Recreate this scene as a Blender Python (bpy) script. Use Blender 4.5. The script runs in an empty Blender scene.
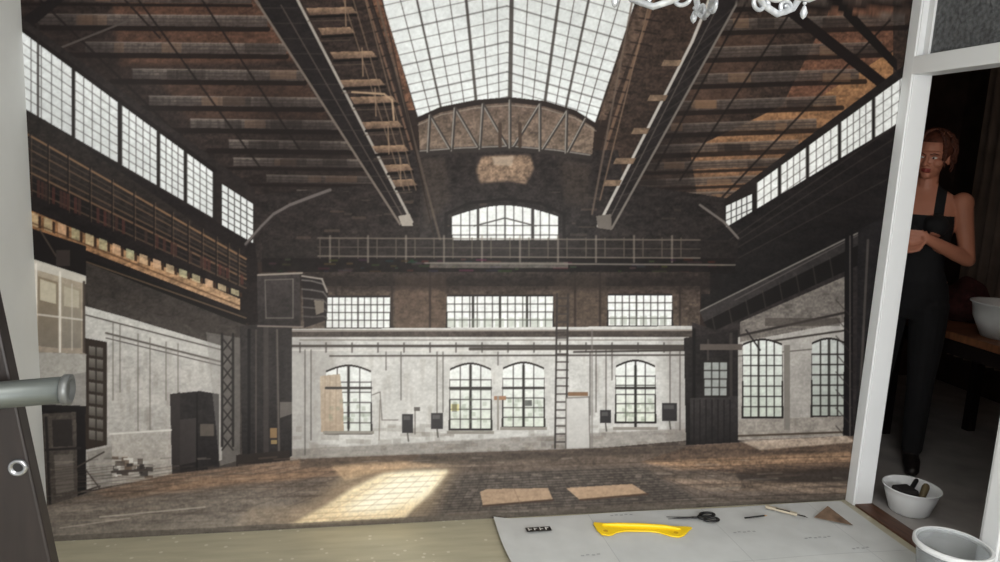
import bpy, math, random
import numpy as np
from mathutils import Vector, Matrix, Euler
random.seed(7); rng=np.random.default_rng(5)
sc=bpy.context.scene
# ------------------------------------------------------------------ calibration of the room
F=740.0
ex=np.array([3442,55.8,740.]);ex/=np.linalg.norm(ex)
ey=np.array([-157,-129.9,740.]);ey/=np.linalg.norm(ey)
ez=-np.array([-232,4496,740.]);ez/=np.linalg.norm(ez)
CAMH=1.5; WY=2.86; XL=-1.056; XR=2.35; TH=.08
cd=bpy.data.cameras.new("camera"); cam=bpy.data.objects.new("camera",cd); sc.collection.objects.link(cam)
cd.sensor_width=36; cd.lens=F*36/1000; cd.clip_start=.02
right=Vector((ex[0],ey[0],ez[0])); down=Vector((ex[1],ey[1],ez[1])); fwd=Vector((ex[2],ey[2],ez[2]))
fwd.normalize(); right=(right-fwd*right.dot(fwd)).normalized(); up=right.cross(fwd)
M=Matrix((right,up,-fwd)).transposed().to_4x4(); M.translation=(0,0,CAMH)
cam.matrix_world=M; sc.camera=cam
sc.view_settings.view_transform='Standard'; sc.view_settings.look='None'

# ------------------------------------------------------------------ helpers
def lin(c):
    c=[v/255 for v in c]
    return tuple((v/12.92 if v<=.04045 else ((v+.055)/1.055)**2.4) for v in c)
def mat(name,c,rough=.6,metal=0,var=.15,scale=8,bump=0,trans=0,emit=None,ior=1.45,detail=6,stretch=(1,1,1)):
    m=bpy.data.materials.new(name); m.use_nodes=True; nt=m.node_tree; b=nt.nodes['Principled BSDF']
    col=lin(c)
    tc=nt.nodes.new('ShaderNodeTexCoord'); mp=nt.nodes.new('ShaderNodeMapping'); mp.inputs['Scale'].default_value=stretch
    nt.links.new(tc.outputs['Object'],mp.inputs[0])
    n=nt.nodes.new('ShaderNodeTexNoise'); n.inputs['Scale'].default_value=scale; n.inputs['Detail'].default_value=detail
    nt.links.new(mp.outputs[0],n.inputs['Vector'])
    r=nt.nodes.new('ShaderNodeValToRGB'); r.color_ramp.elements[0].position=.3; r.color_ramp.elements[1].position=.7
    r.color_ramp.elements[0].color=(*[v*(1-var) for v in col],1); r.color_ramp.elements[1].color=(*[min(1,v*(1+var)) for v in col],1)
    nt.links.new(n.outputs['Fac'],r.inputs[0]); nt.links.new(r.outputs[0],b.inputs['Base Color'])
    b.inputs['Roughness'].default_value=rough; b.inputs['Metallic'].default_value=metal; b.inputs['IOR'].default_value=ior
    b.inputs['Transmission Weight'].default_value=trans
    if bump:
        bp=nt.nodes.new('ShaderNodeBump'); bp.inputs['Strength'].default_value=bump; bp.inputs['Distance'].default_value=.01
        nt.links.new(n.outputs['Fac'],bp.inputs['Height']); nt.links.new(bp.outputs[0],b.inputs['Normal'])
    return m
def obj(name,verts,faces,m=None,parent=None,smooth=False,bevel=0):
    me=bpy.data.meshes.new(name); me.from_pydata([tuple(v) for v in verts],[],faces); me.update()
    if m: me.materials.append(m)
    o=bpy.data.objects.new(name,me); sc.collection.objects.link(o)
    if smooth:
        for p in me.polygons: p.use_smooth=True
    if parent: o.parent=parent
    if bevel:
        b=o.modifiers.new('b','BEVEL'); b.width=bevel; b.segments=2; b.limit_method='ANGLE'
    return o
def empty(name,loc=(0,0,0),rz=0):
    o=bpy.data.objects.new(name,None); o.location=loc; o.rotation_euler=(0,0,rz); o.empty_display_size=.1; sc.collection.objects.link(o); return o
def boxg(x0,x1,y0,y1,z0,z1):
    v=[(x,y,z) for x in(x0,x1) for y in(y0,y1) for z in(z0,z1)]
    f=[(0,1,3,2),(4,6,7,5),(0,4,5,1),(2,3,7,6),(0,2,6,4),(1,5,7,3)]
    return v,f
def box(name,x0,x1,y0,y1,z0,z1,m,parent=None,bevel=0):
    v,f=boxg(x0,x1,y0,y1,z0,z1); return obj(name,v,f,m,parent,bevel=bevel)
def merge(parts):
    V=[];Fc=[]
    for v,f in parts:
        k=len(V); V+=[tuple(p) for p in v]; Fc+=[tuple(i+k for i in q) for q in f]
    return V,Fc
def tubeg(pts,rad,n=12,cap=True,flat=1.0,flatdir=None):
    pts=[Vector(p) for p in pts]
    if not hasattr(rad,'__len__'): rad=[rad]*len(pts)
    rad=list(rad)
    if cap:
        d0=(pts[0]-pts[1]).normalized(); d1=(pts[-1]-pts[-2]).normalized()
        r0,r1=rad[0],rad[-1]
        pts=[pts[0]+d0*r0*.95,pts[0]+d0*r0*.7]+pts+[pts[-1]+d1*r1*.7,pts[-1]+d1*r1*.95]
        rad=[r0*.3,r0*.72]+rad+[r1*.72,r1*.3]
    V=[];Fc=[]; prev=None
    for i,p in enumerate(pts):
        t=(pts[min(i+1,len(pts)-1)]-pts[max(i-1,0)]).normalized()
        if prev is None:
            a=Vector(flatdir) if flatdir else (Vector((0,0,1)) if abs(t.z)<.9 else Vector((1,0,0)))
        else: a=prev
        a=(a-t*a.dot(t)).normalized(); b=t.cross(a); prev=a
        for k in range(n):
            an=2*math.pi*k/n
            V.append(p+a*math.cos(an)*rad[i]*flat+b*math.sin(an)*rad[i])
    m_=len(pts)
    for i in range(m_-1):
        for k in range(n):
            Fc.append((i*n+k,i*n+(k+1)%n,(i+1)*n+(k+1)%n,(i+1)*n+k))
    Fc.append(tuple(range(n))[::-1]); Fc.append(tuple((m_-1)*n+k for k in range(n)))
    return V,Fc
def elg(c,r,n=20,mm=14,rot=None):
    V=[];Fc=[]
    c=Vector(c)
    V.append(Vector((0,0,r[2])))
    for i in range(1,mm):
        th=math.pi*i/mm
        for k in range(n):
            ph=2*math.pi*k/n; V.append(Vector((r[0]*math.sin(th)*math.cos(ph),r[1]*math.sin(th)*math.sin(ph),r[2]*math.cos(th))))
    V.append(Vector((0,0,-r[2])))
    for k in range(n): Fc.append((0,1+k,1+(k+1)%n))
    for i in range(mm-2):
        for k in range(n):
            a=1+i*n+k;b=1+i*n+(k+1)%n; Fc.append((a,a+n,b+n,b))
    e=len(V)-1
    for k in range(n): Fc.append((e,e-n+(k+1)%n,e-n+k))
    if rot: V=[rot@v for v in V]
    return [v+c for v in V],Fc
def latheg(prof,n=40,c=(0,0,0)):
    V=[];Fc=[]
    for r,z in prof:
        for k in range(n):
            a=2*math.pi*k/n; V.append((c[0]+r*math.cos(a),c[1]+r*math.sin(a),c[2]+z))
    for i in range(len(prof)-1):
        for k in range(n):
            Fc.append((i*n+k,i*n+(k+1)%n,(i+1)*n+(k+1)%n,(i+1)*n+k))
    return V,Fc

# ------------------------------------------------------------------ the printed wall mural (a flat print of a factory hall)
S=2; X0,Y0,X1,Y1=-10,-260,950,570
W=(X1-X0)*S; H=(Y1-Y0)*S
C=np.zeros((H,W,3),np.float32)
def col(c): return np.array(c,np.float32)/255
def noise(sx,sy,seed,x0=0,y0=0,w=W,h=H):
    r=np.random.default_rng(seed); gx=int(w/sx)+3; gy=int(h/sy)+3
    g=r.random((gy,gx)).astype(np.float32)
    yy=np.arange(h)/sy; xx=np.arange(w)/sx; yi=yy.astype(int); xi=xx.astype(int); fy=(yy-yi)[:,None]; fx=(xx-xi)[None]
    fy=fy*fy*(3-2*fy); fx=fx*fx*(3-2*fx)
    a=g[yi][:,xi];b=g[yi][:,xi+1];c=g[yi+1][:,xi];d=g[yi+1][:,xi+1]
    return (a*(1-fx)+b*fx)*(1-fy)+(c*(1-fx)+d*fx)*fy
def bblur(m,r):
    r=int(r)
    for ax in (0,1):
        for _ in range(2):
            k=2*r+1; pad=[(0,0),(0,0)]; pad[ax]=(r+1,r); cs=np.cumsum(np.pad(m,pad),axis=ax)
            m=(np.take(cs,range(k,cs.shape[ax]),axis=ax)-np.take(cs,range(0,cs.shape[ax]-k),axis=ax))/k
    return m
def P(poly,c,a=1.0,c2=None,ax='y',nz=0,ns=(6,6),seed=1,soft=0):
    xs=[p[0] for p in poly];ys=[p[1] for p in poly]; e=soft*2+1
    i0=max(0,int((min(xs)-e-X0)*S)-1);i1=min(W,int((max(xs)+e-X0)*S)+2);j0=max(0,int((min(ys)-e-Y0)*S)-1);j1=min(H,int((max(ys)+e-Y0)*S)+2)
    if i1<=i0 or j1<=j0: return
    xx=(np.arange(i0,i1)+.5)/S+X0; yy=(np.arange(j0,j1)+.5)/S+Y0
    XX,YY=np.meshgrid(xx,yy); m=np.zeros(XX.shape,bool)
    n=len(poly)
    for k in range(n):
        xa,ya=poly[k];xb,yb=poly[(k+1)%n]
        if ya==yb: continue
        cnd=((ya>YY)!=(yb>YY)) & (XX<(xb-xa)*(YY-ya)/(yb-ya)+xa)
        m^=cnd
    if c2 is not None:
        if ax=='y': t=(YY-min(ys))/max(1e-3,max(ys)-min(ys))
        else: t=(XX-min(xs))/max(1e-3,max(xs)-min(xs))
        t=np.clip(t,0,1)
        cc=col(c)*(1-t[...,None])+col(c2)*t[...,None]
    else: cc=np.broadcast_to(col(c),XX.shape+(3,)).copy()
    if nz:
        nn=noise(ns[0]*S,ns[1]*S,seed,w=i1-i0,h=j1-j0); n2=noise(3,3,seed+9,w=i1-i0,h=j1-j0); n3=noise(8,4,seed+19,w=i1-i0,h=j1-j0)
        cc=cc*(1+nz*((nn-.5)*.8+(n2-.5)*.9+(n3-.5)*.7)[...,None])
    m=m.astype(np.float32)
    if soft: m=bblur(m,soft*S/1.5)
    al=(m*a)[...,None]
    C[j0:j1,i0:i1]=C[j0:j1,i0:i1]*(1-al)+cc*al
def R(x0,y0,x1,y1,c,**k): P([(x0,y0),(x1,y0),(x1,y1),(x0,y1)],c,**k)
def L(xa,ya,xb,yb,w,c,a=1.0):
    i0=max(0,int((min(xa,xb)-w-X0)*S)-2);i1=min(W,int((max(xa,xb)+w-X0)*S)+3);j0=max(0,int((min(ya,yb)-w-Y0)*S)-2);j1=min(H,int((max(ya,yb)+w-Y0)*S)+3)
    if i1<=i0 or j1<=j0: return
    XX,YY=np.meshgrid((np.arange(i0,i1)+.5)/S+X0,(np.arange(j0,j1)+.5)/S+Y0)
    dx,dy=xb-xa,yb-ya; l2=dx*dx+dy*dy+1e-9
    t=np.clip(((XX-xa)*dx+(YY-ya)*dy)/l2,0,1); d=np.hypot(XX-xa-t*dx,YY-ya-t*dy)
    al=(np.clip(w/2+.35-d,0,.7)/.7*min(1,w/.7)*a)[...,None]
    C[j0:j1,i0:i1]=C[j0:j1,i0:i1]*(1-al)+col(c)*al
def PL(pts,w,c,a=1.0):
    for p,q in zip(pts[:-1],pts[1:]): L(*p,*q,w,c,a)
def glow(cx,cy,rx,ry,c,a):
    XX,YY=np.meshgrid((np.arange(W)+.5)/S+X0,(np.arange(H)+.5)/S+Y0)
    g=(np.exp(-((XX-cx)/rx)**2-((YY-cy)/ry)**2)*a)[...,None].astype(np.float32)
    C[:]=C*(1-g)+col(c)*g
V=(505,395)
def E(x,y,Y): return V[0]+(x-V[0])*(Y-V[1])/(y-V[1])
def EX(x,y,Xn): return V[1]+(y-V[1])*(Xn-V[0])/(x-V[0])
def lerp(a,b,t): return a+(b-a)*t
rr=random.Random(3)
# roof base
C[:]=col((38,28,25))
P([(-10,-260),(385,-260),(418,240),(262,240),(-10,20)],(54,38,32),c2=(34,27,25),nz=.5,ns=(14,4))
P([(600,-260),(950,-260),(950,60),(735,210),(600,240)],(54,39,32),c2=(46,35,30),nz=.5,ns=(14,4),seed=4)
# warm timber areas
P([(110,-10),(262,-10),(300,60),(120,66)],(92,58,42),a=.6,nz=.5,ns=(10,4),soft=4)
P([(150,70),(300,70),(330,120),(190,120)],(76,50,38),a=.5,nz=.5,ns=(10,4),soft=4)
P([(690,150),(893,52),(893,84),(755,185),(700,215)],(142,98,62),c2=(104,74,54),nz=.35,ns=(14,3))
P([(835,0),(893,0),(893,50),(800,110),(780,110)],(96,62,46),nz=.4)
P([(690,40),(780,20),(740,110),(670,130)],(80,56,44),a=.5,nz=.4,soft=5)
# corrugated roof panels between purlins, left and right
ys_=[-230,-200,-170,-142,-114,-86,-60,-34,-10,14,42,69,96,119,140,158,175,190,203,214]
for i,y in enumerate(ys_):
    h=max(4,(16-i*.55)); 
    xl=max(34,22+(y-32)/.735+40+(i%3)*10); xr=262+.673*(y)-4
    L(xl-20,y+h+2.5,xr,y+h+4,5.5 if y>0 and y<150 else 3,(20,14,13),.85)
    P([(xl,y),(xr,y+2),(xr,y+h+2),(xl,y+h)],(90,81,76),c2=(56,48,45),nz=.35,ns=(3,20),seed=i,a=.88)
    L(xl,y,xr,y+2,1.0,(130,118,108),.7)
    for q in (.33,.66): L(xl,y+h*q,xr,y+h*q+2,.8,(44,36,33),.7)
    for k in range(int(xl),int(xr),7): L(k,y+1,k,y+h,.7,(38,31,29),.35)
    for k in range(3):
        xa=rr.uniform(xl,xr-20); R(xa,y+1,xa+rr.uniform(10,34),y+h,(30,24,22) if rr.random()<.6 else (110,80,60),a=.45)
    xl2=728-.546*y-10 if y<225 else 610
    xr2=892-(y-30)*.85 if y>30 else 905
    if xr2>xl2:
        L(xl2,y+h+8.5,xr2+6,y+h+2.5,5 if y<150 else 3,(22,16,15),.8)
        P([(xl2,y+6),(xr2,y),(xr2,y+h),(xl2,y+h+6)],(84,75,70),c2=(56,48,44),nz=.35,ns=(3,20),seed=i+40,a=.75)
        L(xl2,y+6,xr2,y,1,(124,110,100),.6)
        for q in (.33,.66): L(xl2,y+h*q+6,xr2,y+h*q,.8,(42,34,31),.7)
        for k in range(3):
            xa=rr.uniform(xl2,max(xl2+1,xr2-20)); R(xa,y+4,xa+rr.uniform(10,30),y+h+3,(28,22,20) if rr.random()<.5 else (120,86,60),a=.45)
for xa,ya,xb,yb,w in [(95,-60,262,170,2),(150,-80,300,150,2),(40,0,250,205,2.2),(780,-60,655,170,2),(838,-60,680,180,2),(890,20,715,205,2)]:
    L(xa,ya,xb,yb,w,(22,16,15),.85)
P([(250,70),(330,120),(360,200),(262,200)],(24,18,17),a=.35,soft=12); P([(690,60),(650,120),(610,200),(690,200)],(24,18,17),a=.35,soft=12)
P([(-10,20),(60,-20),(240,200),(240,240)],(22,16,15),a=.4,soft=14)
# near trusses
P([(-10,40),(62,-10),(76,-10),(-10,62)],(22,17,17)); P([(742,-20),(760,-20),(897,88),(897,102)],(24,17,16)); P([(800,-30),(815,-30),(897,60),(897,72)],(22,17,16))
L(30,60,130,20,2,(70,62,58)); L(125,0,160,38,2,(30,22,20))
# ---- skylight
sl=[(E(418,115,-260),-260),(418,117),(440,107),(475,100),(510,97),(545,101),(575,110),(595,123),(E(595,123,-260),-260)]
P(sl,(200,204,206),c2=(214,218,220),nz=.06,ns=(25,25))
for t in range(0,40):
    k_=1/(1-t*.026) if t*.026<.98 else 99
    yl=V[1]+(117-V[1])*k_; yc=V[1]+(97-V[1])*k_; yr=V[1]+(123-V[1])*k_
    if yc<-262: break
    xl=E(418,117,yl); xr=E(595,123,yr); xc=507
    L(xl,yl,xc,yc,.9 if t%3 else 1.6,(84,82,82),.75); L(xc,yc,xr,yr,.9 if t%3 else 1.6,(84,82,82),.75)
for bx,by,w in [(430,112,1),(441,108,2.4),(452,105,1),(464,102,1),(476,100,3.4),(488,99,1),(499,98,1),(510,97,5),(522,98,1),(533,99,1),(545,101,3.4),(556,104,1),(566,107,2.8),(577,111,1),(586,117,1)]:
    L(E(bx,by,-260),-260,bx,by,w*.85,(54,47,44),.9)
L(E(418,115,-260),-260,418,155,6,(34,25,22)); L(E(595,123,-260),-260,594,158,7,(38,28,24))
L(E(412,115,-260),-260,412,150,2,(110,80,62),.8); L(E(602,123,-260),-260,602,158,3,(110,82,64),.8)
P([(E(374,0,-260),-260),(E(384,0,-260),-260),(415,110),(408,110)],(92,60,44),nz=.5,ns=(4,8))
P([(E(640,0,-260),-260),(E(655,0,-260),-260),(606,120),(598,120)],(76,58,48),nz=.4,ns=(4,8))
for i in range(14):
    y=150-i*12; L(E(412,115,y),y,E(396,115,y),y+5,1.6,(30,22,20),.8); L(E(602,123,y),y,E(618,123,y),y+4,1.6,(30,22,20),.8)
# ---- end wall, upper part
P([(395,150),(618,150),(640,262),(395,262)],(38,32,31),c2=(30,26,26),nz=.45,ns=(6,8),seed=3)
P([(255,195),(420,180),(420,262),(255,262)],(34,28,27),nz=.5,ns=(10,5)); P([(600,180),(740,200),(740,262),(600,262)],(33,28,27),nz=.5,ns=(10,5))
for i in range(60):
    x=rr.uniform(265,725); y=rr.uniform(188,256); R(x,y,x+rr.uniform(3,18),y+rr.uniform(1,3),rr.choice([(70,60,52),(22,18,18),(88,70,56)]),a=.4)
P([(418,118),(440,108),(475,101),(510,98),(545,102),(575,111),(595,124),(592,156),(505,148),(420,154)],(84,66,56),c2=(112,94,80),nz=.4,ns=(6,5),seed=8)
arc=[(418,120),(440,110),(475,103),(510,100),(545,104),(575,113),(596,126)]
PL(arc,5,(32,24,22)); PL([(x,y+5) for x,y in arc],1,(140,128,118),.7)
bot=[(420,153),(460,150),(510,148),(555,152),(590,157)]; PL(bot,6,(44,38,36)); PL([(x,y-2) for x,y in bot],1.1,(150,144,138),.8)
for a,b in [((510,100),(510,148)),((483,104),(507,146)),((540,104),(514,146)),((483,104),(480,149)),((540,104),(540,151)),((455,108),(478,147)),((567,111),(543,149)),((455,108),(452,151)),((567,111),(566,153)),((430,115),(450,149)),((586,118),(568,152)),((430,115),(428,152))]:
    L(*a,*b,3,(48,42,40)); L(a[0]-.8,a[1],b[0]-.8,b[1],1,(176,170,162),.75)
for x in (500,520): L(x,124,x,146,3.5,(60,46,38))
P([(482,156),(530,155),(534,168),(526,184),(508,181),(480,183),(476,170)],(136,108,86),a=.85,nz=.5,ns=(5,5),soft=1.5); P([(492,157),(514,156),(512,166),(494,165)],(176,156,136),a=.6,soft=1)
P([(420,158),(445,158),(450,200),(425,230)],(60,50,44),a=.5,nz=.5,soft=3); P([(560,160),(590,165),(588,205),(565,205)],(58,48,42),a=.5,nz=.5,soft=3)
def window(x0,y0,x1,y1,arch=0,nx=4,ny=4,c=(228,231,232),fr=(34,30,29),w=1.2,fw=3,low=None):
    n=14; top=[(lerp(x0,x1,i/n), y0-arch*math.sin(math.pi*i/n)) for i in range(n+1)]
    P([(x0-fw/2,y1+fw/2)]+[(x,y-fw/2) for x,y in top]+[(x1+fw/2,y1+fw/2)],fr)
    P([(x0+.5,y1-.5)]+[(x,y+.5) for x,y in top]+[(x1-.5,y1-.5)],c,c2=low or c,nz=.08,ns=(12,12))
    for i in range(1,nx):
        x=lerp(x0,x1,i/nx); L(x,y0-arch*math.sin(math.pi*i/nx),x,y1,w*(1.7 if nx>3 and i==nx//2 else 1),fr,.85)
    for j in range(1,ny): L(x0,lerp(y0,y1,j/ny),x1,lerp(y0,y1,j/ny),w,fr,.85)
window(452,216,558,254,arch=11,nx=12,ny=4,w=1)
for x in (478,533): L(x,209,x,254,2.4,(40,36,35))
PL([(474,226),(505,218),(536,226)],1.3,(60,56,54))
PL([(446,254),(446,214),(470,203),(505,199),(540,203),(564,214),(564,254)],3,(22,18,18),.9)
# ---- crane girders
P([(E(262,5,-260)-20,-260),(E(300,5,-260)+10,-260),(300,5),(412,224),(400,224),(258,5)],(28,23,23),nz=.3,ns=(8,8))
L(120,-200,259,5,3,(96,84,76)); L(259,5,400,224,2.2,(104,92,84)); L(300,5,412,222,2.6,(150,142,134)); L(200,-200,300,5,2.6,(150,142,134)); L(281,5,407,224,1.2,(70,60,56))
for i in range(14): t=i/14; L(lerp(262,400,t),lerp(8,222,t),lerp(298,411,t),lerp(8,222,t),1,(60,52,48),.6)
P([(398,216),(410,214),(413,226),(402,226)],(150,140,130))
for y,xa,xb in [(-40,290,345),(8,306,352),(28,318,350),(52,330,372),(80,340,380),(97,350,392),(122,362,398),(146,372,404),(165,384,408),(180,392,412)]:
    P([(xa,y),(xb,y-1),(xb+5,y+5),(xa+4,y+7)],(138,108,84),c2=(84,64,52),nz=.3,ns=(3,8),seed=int(y+60)); L(xa+4,y+9,xb+5,y+7,2.6,(18,13,12)); L(xa+2,y+13,xb,y+12,1.2,(80,66,56),.6)
for o in (0,9,20): L(318+o*1.3,-80,404+o*.6,190,1.1,(120,96,76),.7)
PL([(352,92),(384,94),(392,100),(394,120)],1.8,(160,130,102)); 
for x,y in [(345,0),(362,50),(375,90),(388,128),(400,160)]: L(x,y-2,x+1,y+26,1.2,(140,112,88),.8)
L(372,-20,446,262,2.4,(84,70,60),.7); L(378,-20,436,246,1,(34,25,22))
P([(E(735,5,-260)+20,-260),(E(692,45,-260)-10,-260),(692,45),(598,226),(613,226),(736,5)],(30,25,25),nz=.3,ns=(8,8))
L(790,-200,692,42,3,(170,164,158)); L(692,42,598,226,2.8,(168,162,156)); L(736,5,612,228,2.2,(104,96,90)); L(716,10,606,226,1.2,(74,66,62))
for i in range(14): t=i/14; L(lerp(694,600,t),lerp(42,224,t),lerp(733,612,t),lerp(8,224,t),1,(64,56,52),.5)
P([(596,216),(611,214),(612,230),(598,228)],(92,84,78))
for y,xa,xb in [(60,664,682),(95,650,668),(128,634,650),(158,616,636),(180,606,622)]:
    P([(xa,y),(xb,y),(xb-3,y+6),(xa-3,y+6)],(108,86,68),nz=.3,seed=int(y))
L(640,-40,592,214,2,(92,76,66),.8); L(660,-40,600,200,1.4,(120,94,74),.7)
# ---- left clerestory
def tl(x): return 32+.735*(x-22)
def bl(x): return 107+.58*(x-22)
P([(-10,tl(-10)-14),(255,tl(255)-14),(255,bl(255)+50),(-10,bl(-10)+50)],(32,26,25),nz=.3)
for xa,xb,nx in [(-10,72,8),(75,118,5),(122,157,5),(160,184,4),(187,213,4)]:
    P([(xa,tl(xa)),(xb,tl(xb)),(xb,bl(xb)),(xa,bl(xa))],(230,234,236),c2=(206,210,212),nz=.06)
    for i in range(nx+1):
        x=lerp(xa,xb,i/nx); L(x,tl(x),x,bl(x),1.0,(64,61,60),.8)
    for j in range(1,7):
        L(xa,lerp(tl(xa),bl(xa),j/7),xb,lerp(tl(xb),bl(xb),j/7),.9,(64,61,60),.72)
    L(xb+1.5,tl(xb)-4,xb+1.5,bl(xb)+8,3.4,(28,23,22))
P([(222,184),(253,204),(253,243),(222,226)],(216,220,222)); 
for i in range(1,5): x=222+i*6.2; L(x,184+i*4,x,226+i*3.4,1,(60,58,58))
for j in range(1,6): L(222,184+j*7,253,204+j*6.5,.9,(60,58,58))
L(20,tl(20)-3,215,tl(215)-3,4,(22,17,16)); L(38,tl(38)-20,38,bl(38),2.5,(34,27,25),.8)
# ---- right clerestory
def tr(x): return 183-(x-757)*.725
def br(x): return 220-(x-757)*.69
P([(724,200),(950,tr(950)-12),(950,br(950)+40),(724,br(724)+20)],(30,25,24),nz=.3)
for xa,xb,nx in [(757,778,3),(781,806,4),(809,838,4),(841,872,5),(875,950,9)]:
    P([(xa,tr(xa)),(xb,tr(xb)),(xb,br(xb)),(xa,br(xa))],(222,224,224),nz=.08)
    for i in range(nx+1):
        x=lerp(xa,xb,i/nx); L(x,tr(x),x,br(x),1,(84,80,78),.8)
    for j in range(1,4): L(xa,lerp(tr(xa),br(xa),j/4),xb,lerp(tr(xb),br(xb),j/4),.9,(84,80,78),.75)
P([(726,206),(752,194),(752,232),(726,242)],(208,210,210))
for i in range(1,5): x=726+i*5.2; L(x,206-i*2.4,x,242-i*2,1,(60,58,58))
for j in range(1,5): L(726,206+j*7.2,752,194+j*7.5,.9,(60,58,58))
# ---- left gallery and crane runway
P([(-10,bl(-10)+2),(255,bl(255)+2),(262,300),(262,335),(240,318),(85,262),(-10,232)],(24,19,19),nz=.35,ns=(20,6))
P([(-10,100),(45,120),(238,252),(238,262),(-10,160)],(32,26,24),nz=.4)
for o,w,c in [(0,1.8,(140,100,66)),(7,1,(66,52,42)),(14,1.3,(98,72,52)),(22,1,(58,46,38)),(29,1.4,(92,68,50)),(37,1.8,(114,82,56)),(46,1,(54,42,36)),(54,1.4,(82,62,46))]:
    xa,ya=25,132+o; L(-10,EX(xa,ya,-10),246,EX(xa,ya,246)+6,w,c,.85)
for x in [30,48,68,90,112,134,154,172,188,202,216,228,238]:
    L(x,EX(25,132,x),x,EX(25,190,x)+4,1.6,(24,18,17),.9); L(x+1.5,EX(25,132,x),x+1.5,EX(25,190,x)+4,.8,(104,80,60),.6)
for i in range(60):
    x=26+i*3.7; y0=EX(25,172,x)+2; y1=EX(25,190,x)+3
    if rr.random()<.5: P([(x,y0),(x+3,y0+1),(x+3,y1),(x,y1-1)],(48+rr.random()*30,36,30),a=.7)
P([(-10,193),(240,299),(240,310),(-10,213)],(128,82,48),c2=(168,130,94),ax='x',nz=.4,ns=(6,3))
for i in range(16):
    x=30+i*14-i*i*.04; y=EX(28,214,x)-2; h=max(3,12-.5*i)
    P([(x,y-1),(x+8,y+2),(x+8,y+h+3),(x,y+h)],(206-rr.random()*50,158,120),nz=.3,seed=i,a=.8)
    P([(x+8.5,y+3),(x+11,y+4),(x+11,y+h+4),(x+8.5,y+h+3)],(50,32,22))
L(-10,206,240,306,1.6,(70,44,28),.7)
P([(-10,222),(246,316),(246,330),(-10,246)],(20,17,17)); L(-10,228,246,318,1.2,(110,84,60),.8)
L(30,256,246,326,1.2,(90,80,74),.7)
# ---- right gallery / crane runway
P([(705,240),(897,124),(897,226),(712,312),(700,312)],(28,23,23),c2=(22,20,20),nz=.35,ns=(20,6))
for a in (0,10,22,40): L(712,252+a*.5,897,EX(712,252+a*.5,897)+a*.3,1.1,(58,50,46),.6)
P([(700,312),(880,222),(884,232),(704,322)],(44,40,40),nz=.2); L(700,311,882,221,1.4,(130,124,118),.8); L(704,323,884,233,1.2,(16,14,14))
P([(704,322),(884,232),(884,262),(712,338)],(20,17,17))
L(735,300,898,214,1,(96,90,86),.6)
for i in range(10): t=i/10; L(lerp(712,880,t),lerp(316,232,t),lerp(716,884,t),lerp(334,258,t),1.2,(60,54,50),.6)
# ---- cross gallery on the end wall
R(262,240,738,262,(32,27,26),nz=.4,ns=(16,5)); R(262,258,735,274,(20,16,16),nz=.3)
for y,w,c in [(238,1.4,(104,92,82)),(247,1,(74,64,58)),(256,1.2,(116,104,94)),(274,2,(86,74,64))]: L(318 if y<258 else 262,y,700,y+2,w,c,.75)
for x in range(320,700,19): L(x,238,x,258,1.2,(84,74,64),.7)
for x in range(330,700,38): L(x,236,x,262,2,(128,116,104),.55)
for i in range(110):
    x=265+rr.random()*450; w=3+rr.random()*12; y=258+rr.random()*24; R(x,y,x+w,y+2,(16+rr.random()*60,14+rr.random()*46,12+rr.random()*36),a=.6)
R(430,262,568,268,(100,92,84),a=.6,nz=.3); L(425,263,735,265,1.6,(110,102,94),.8)
R(262,272,710,294,(42,34,31),nz=.5,ns=(8,4)); R(268,286,700,330,(62,50,44),c2=(74,62,54),nz=.45,ns=(5,4)); R(395,276,446,330,(86,66,54),a=.6,nz=.4,soft=2); R(555,276,606,330,(74,60,50),a=.6,nz=.4,soft=2)
R(262,276,720,290,(20,16,16),a=.5,soft=3)
for x in (300,336,392,430,575,600,680): L(x,272,x,330,2.2,(34,27,25),.7)
window(326,297,390,328,nx=10,ny=4,w=1); window(447,296,553,328,nx=14,ny=4,w=1); window(608,295,672,326,nx=9,ny=4,w=1)
for x in (473,500,527): L(x,296,x,328,2.2,(40,36,35))
for i in range(9): R(447+i*12,318,456+i*12,327,(130,140,120),a=.35)
for i in range(6): R(610+i*10,316,617+i*10,325,(120,126,110),a=.4)
# ---- lower white end wall
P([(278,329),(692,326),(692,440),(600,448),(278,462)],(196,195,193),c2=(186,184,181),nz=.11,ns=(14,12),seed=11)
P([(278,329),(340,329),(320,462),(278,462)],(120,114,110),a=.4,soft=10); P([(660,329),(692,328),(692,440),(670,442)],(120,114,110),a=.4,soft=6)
for i in range(70):
    x=282+rr.random()*400; y=332+rr.random()*90; P([(x,y),(x+2+rr.random()*5,y),(x+1+rr.random()*4,y+10+rr.random()*28),(x,y+8)],(138,130,122),a=.22,soft=1)
for i in range(80):
    x=282+rr.random()*400; y=422+rr.random()*26; R(x,y,x+4+rr.random()*16,y+2+rr.random()*4,(124,116,108),a=.35)
P([(278,450),(692,428),(692,446),(278,464)],(96,86,78),a=.5,nz=.4,ns=(8,4),soft=1)
R(268,330,700,337,(62,54,50),nz=.3,ns=(8,3)); L(268,331,700,330,1.4,(140,130,122)); L(278,346,692,346,2.6,(58,52,49)); L(278,350,692,351,1,(206,202,198)); L(330,356,690,355,1.8,(70,64,61)); L(470,349,700,348,3,(62,56,52)); L(300,340,690,340,1,(110,102,96))
for x in range(300,690,26): L(x,343,x,352,1.6,(58,52,50),.8)
for x,ya,yb in [(305,350,455),(311,350,440),(401,352,400),(437,352,415),(443,352,412),(498,352,365),(590,352,415),(596,350,412),(606,350,412),(612,350,380),(670,350,405),(680,350,430),(386,352,370)]: L(x,ya,x,yb,1.2,(74,68,65),.8)
L(592,330,592,448,2,(112,106,102),.6); L(574,352,700,350,2,(54,48,46))
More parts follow.
